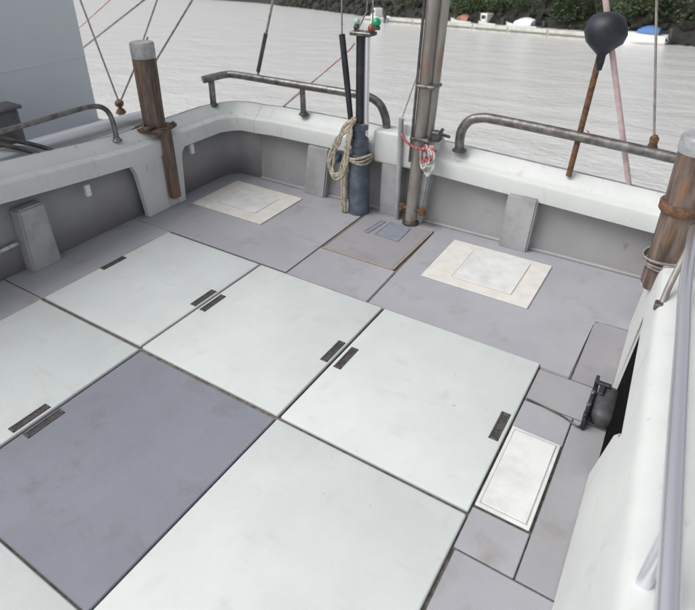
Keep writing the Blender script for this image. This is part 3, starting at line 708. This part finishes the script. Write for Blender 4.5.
# ------------------------------------------------------------------ marker with black ball, hanging lines
mk = empty('marker', (1.12, 1.13, .58), 'black pear-shaped marker ball on a rusty brown pole at the stern', 'marker')
link('pole', tube([(0, 0, -.02), (.02, 0, .35), (.04, -.0, .75)], .018, 10), M['rust'], mk, smooth=60)
bm = bmesh.new(); add_lathe(bm, [(.018, .64), (.024, .69), (.026, .73), (.06, .765), (.095, .80), (.112, .845), (.108, .89), (.082, .935), (.04, .955), (.012, .96)], 16, (.045, 0, 0))
for vv in bm.verts: vv.co += (vv.co-Vector((.045, 0, .84)))*.09*noise.noise(vv.co*11)
link('ball', fin(bm), M['navy'], mk, smooth=60)
link('lashing', tube([(.045+.02*math.cos(a), .02*math.sin(a), .22+.0025*j) for j, a in enumerate([k*.6 for k in range(24)])], .004, 5), M['redrope'], mk)

def line(name, pts, r, m, label, cat='rope', group=None):
    return tag(link(name, tube(pts, r, 7, 4 if len(pts) > 2 else 0), M[m], smooth=60), label, cat, group)
def ext(a, b, za, zb):            # extend the straight line a-b from height za down to zb
    a = Vector(a); b = Vector(b); f = lambda z: a+(b-a)*((z-a.z)/(b.z-a.z)); return [f(za), f(zb)]
line('strap', ext((1.22, 1.17, 1.30), (1.45, 1.20, .60), 2.2, .55), .017, 'pink', 'faded pink strap hanging behind the stern rail, right of the marker')
line('rigging_line', ext((1.42, 1.16, 1.41), (1.54, 1.16, .86), 2.3, .86), .007, 'greyline', 'thin dark line with a brown weight, near the right post')
tag(link('sinker', lathe([(.012, .05), (.026, .03), (.022, .0), (.034, -.035), (.02, -.06)], 12, (1.54, 1.16, .845)), M['rust'], smooth=50), 'brown weight on the end of the line beside the right post', 'weight')
line('rigging_line', ext((-1.20, 1.12, 1.40), (-1.385, 1.12, .875), 2.2, .885), .010, 'greyline', 'thick dark line tied to the stern rail left of the lamp pole')
bm = bmesh.new()
tag(link('lure_string', tube(ext((-1.20, 1.115, 1.40), (-1.385, 1.115, .875), 1.22, .92), .016, 8), M['darks'], smooth=60), 'dark braided sleeve around the line tied to the stern rail', 'sleeve')
line('rigging_line', [(-.50, 1.17, 1.21), (-.62, 1.18, 1.10), (-1.23, 1.22, .62), (-1.5, 1.25, .40)], .009, 'pink', 'faded red line slanting down behind the left stern rail')
line('rigging_line', ext((.12, 1.10, 1.33), (-.06, 1.10, .75), 2.2, .70), .006, 'whrope', 'pale thin line just left of the steel mast')
L_ = [((-4.35, 2, 1.14), (-4.83, 2, .89), 'pink', 'pinkish thin line leaving the picture beside the grey cabin'),
      ((-3.77, 2, 1.18), (-4.74, 2, .70), 'greyline', 'long slack grey line slanting down behind the grey cabin'),
      ((-4.09, 2.5, 1.08), (-4.38, 2.5, .69), 'greyline', 'thin grey line ending over the left timber post'),
      ((-3.03, 2, 1.18), (-3.54, 2, .68), 'greyline', 'thin grey line slanting down right of the left timber post')]
for a, b, m, lb in L_:
    ln = ext(a, b, 2.6, -.2 if 'post' not in lb else b[2]-.3)
    line('rigging_line', ln, .011, m, lb, group='thin rigging lines over the water at the left')
line('rigging_line', ext((-4.09, 1.6, .95), (-3.87, 1.6, .22), 1.5, .20), .010, 'greyline', 'thin line from the grey cabin down to the brown weight', group='thin rigging lines over the water at the left')
line('rigging_line', ext((-3.4, 1.6, .72), (-3.84, 1.6, .20), .95, .20), .010, 'greyline', 'thin line from the left timber post down to the brown weight', group='thin rigging lines over the water at the left')
tag(link('sinker', lathe([(.02, .09), (.05, .06), (.045, .02), (.018, 0), (.045, -.03), (.06, -.06), (.03, -.085)], 12, (-3.86, 1.6, .135)), M['rust'], smooth=50), 'brown two-lobed weight hanging left of the left timber post', 'weight')

# ------------------------------------------------------------------ scupper box by the right bulwark
M['hous'] = mat('dark_grey_plastic', (.075, .075, .082), .5, col2=(.05, .05, .055), scale=12, bump=.3)
sb = empty('scupper_box', (1.70, -.24, 0), 'dark grey rounded box with black bracket on the deck beside the right bulwark', 'box')
bm = bmesh.new(); add_box(bm, (-.048, -.125, .0), (.052, .11, .095), .044, seg=6)
link('housing', fin(bm), M['hous'], sb, smooth=80)
bm = bmesh.new()
add_box(bm, (-.072, -.16, .0), (-.052, .12, .075), .006); add_box(bm, (-.072, -.16, .07), (-.056, -.13, .095), .004); add_box(bm, (-.072, .07, .07), (-.056, .12, .108), .004)
link('bracket', fin(bm), M['black'], sb)
bm = bmesh.new(); add_box(bm, (-.06, .06, .096), (.0, .085, .110), .004); add_box(bm, (-.045, .0, .096), (-.02, .06, .106), .004)
link('hinge_arm', fin(bm), M['black'], sb)
for y in (.02, -.07): link('bolt', lathe([(.011, 0), (.011, .010), (.008, .014)], 8, (-.063, y, .072)), M['weath'], sb)
bm = bmesh.new(); add_tube(bm, smooth_path([(-.07, -.165, .03), (-.085, -.155, .01), (-.15, -.125, .006), (-.25, -.108, .006), (-.325, -.10, .006)], 4), .0045, 6)
link('cord', fin(bm), M['darks'], sb, smooth=60)

# ------------------------------------------------------------------ set everything aboard into its moored attitude
for o in AFLOAT:
    o.matrix_world = BOAT @ Matrix.LocRotScale(o.location, o.rotation_euler, o.scale)
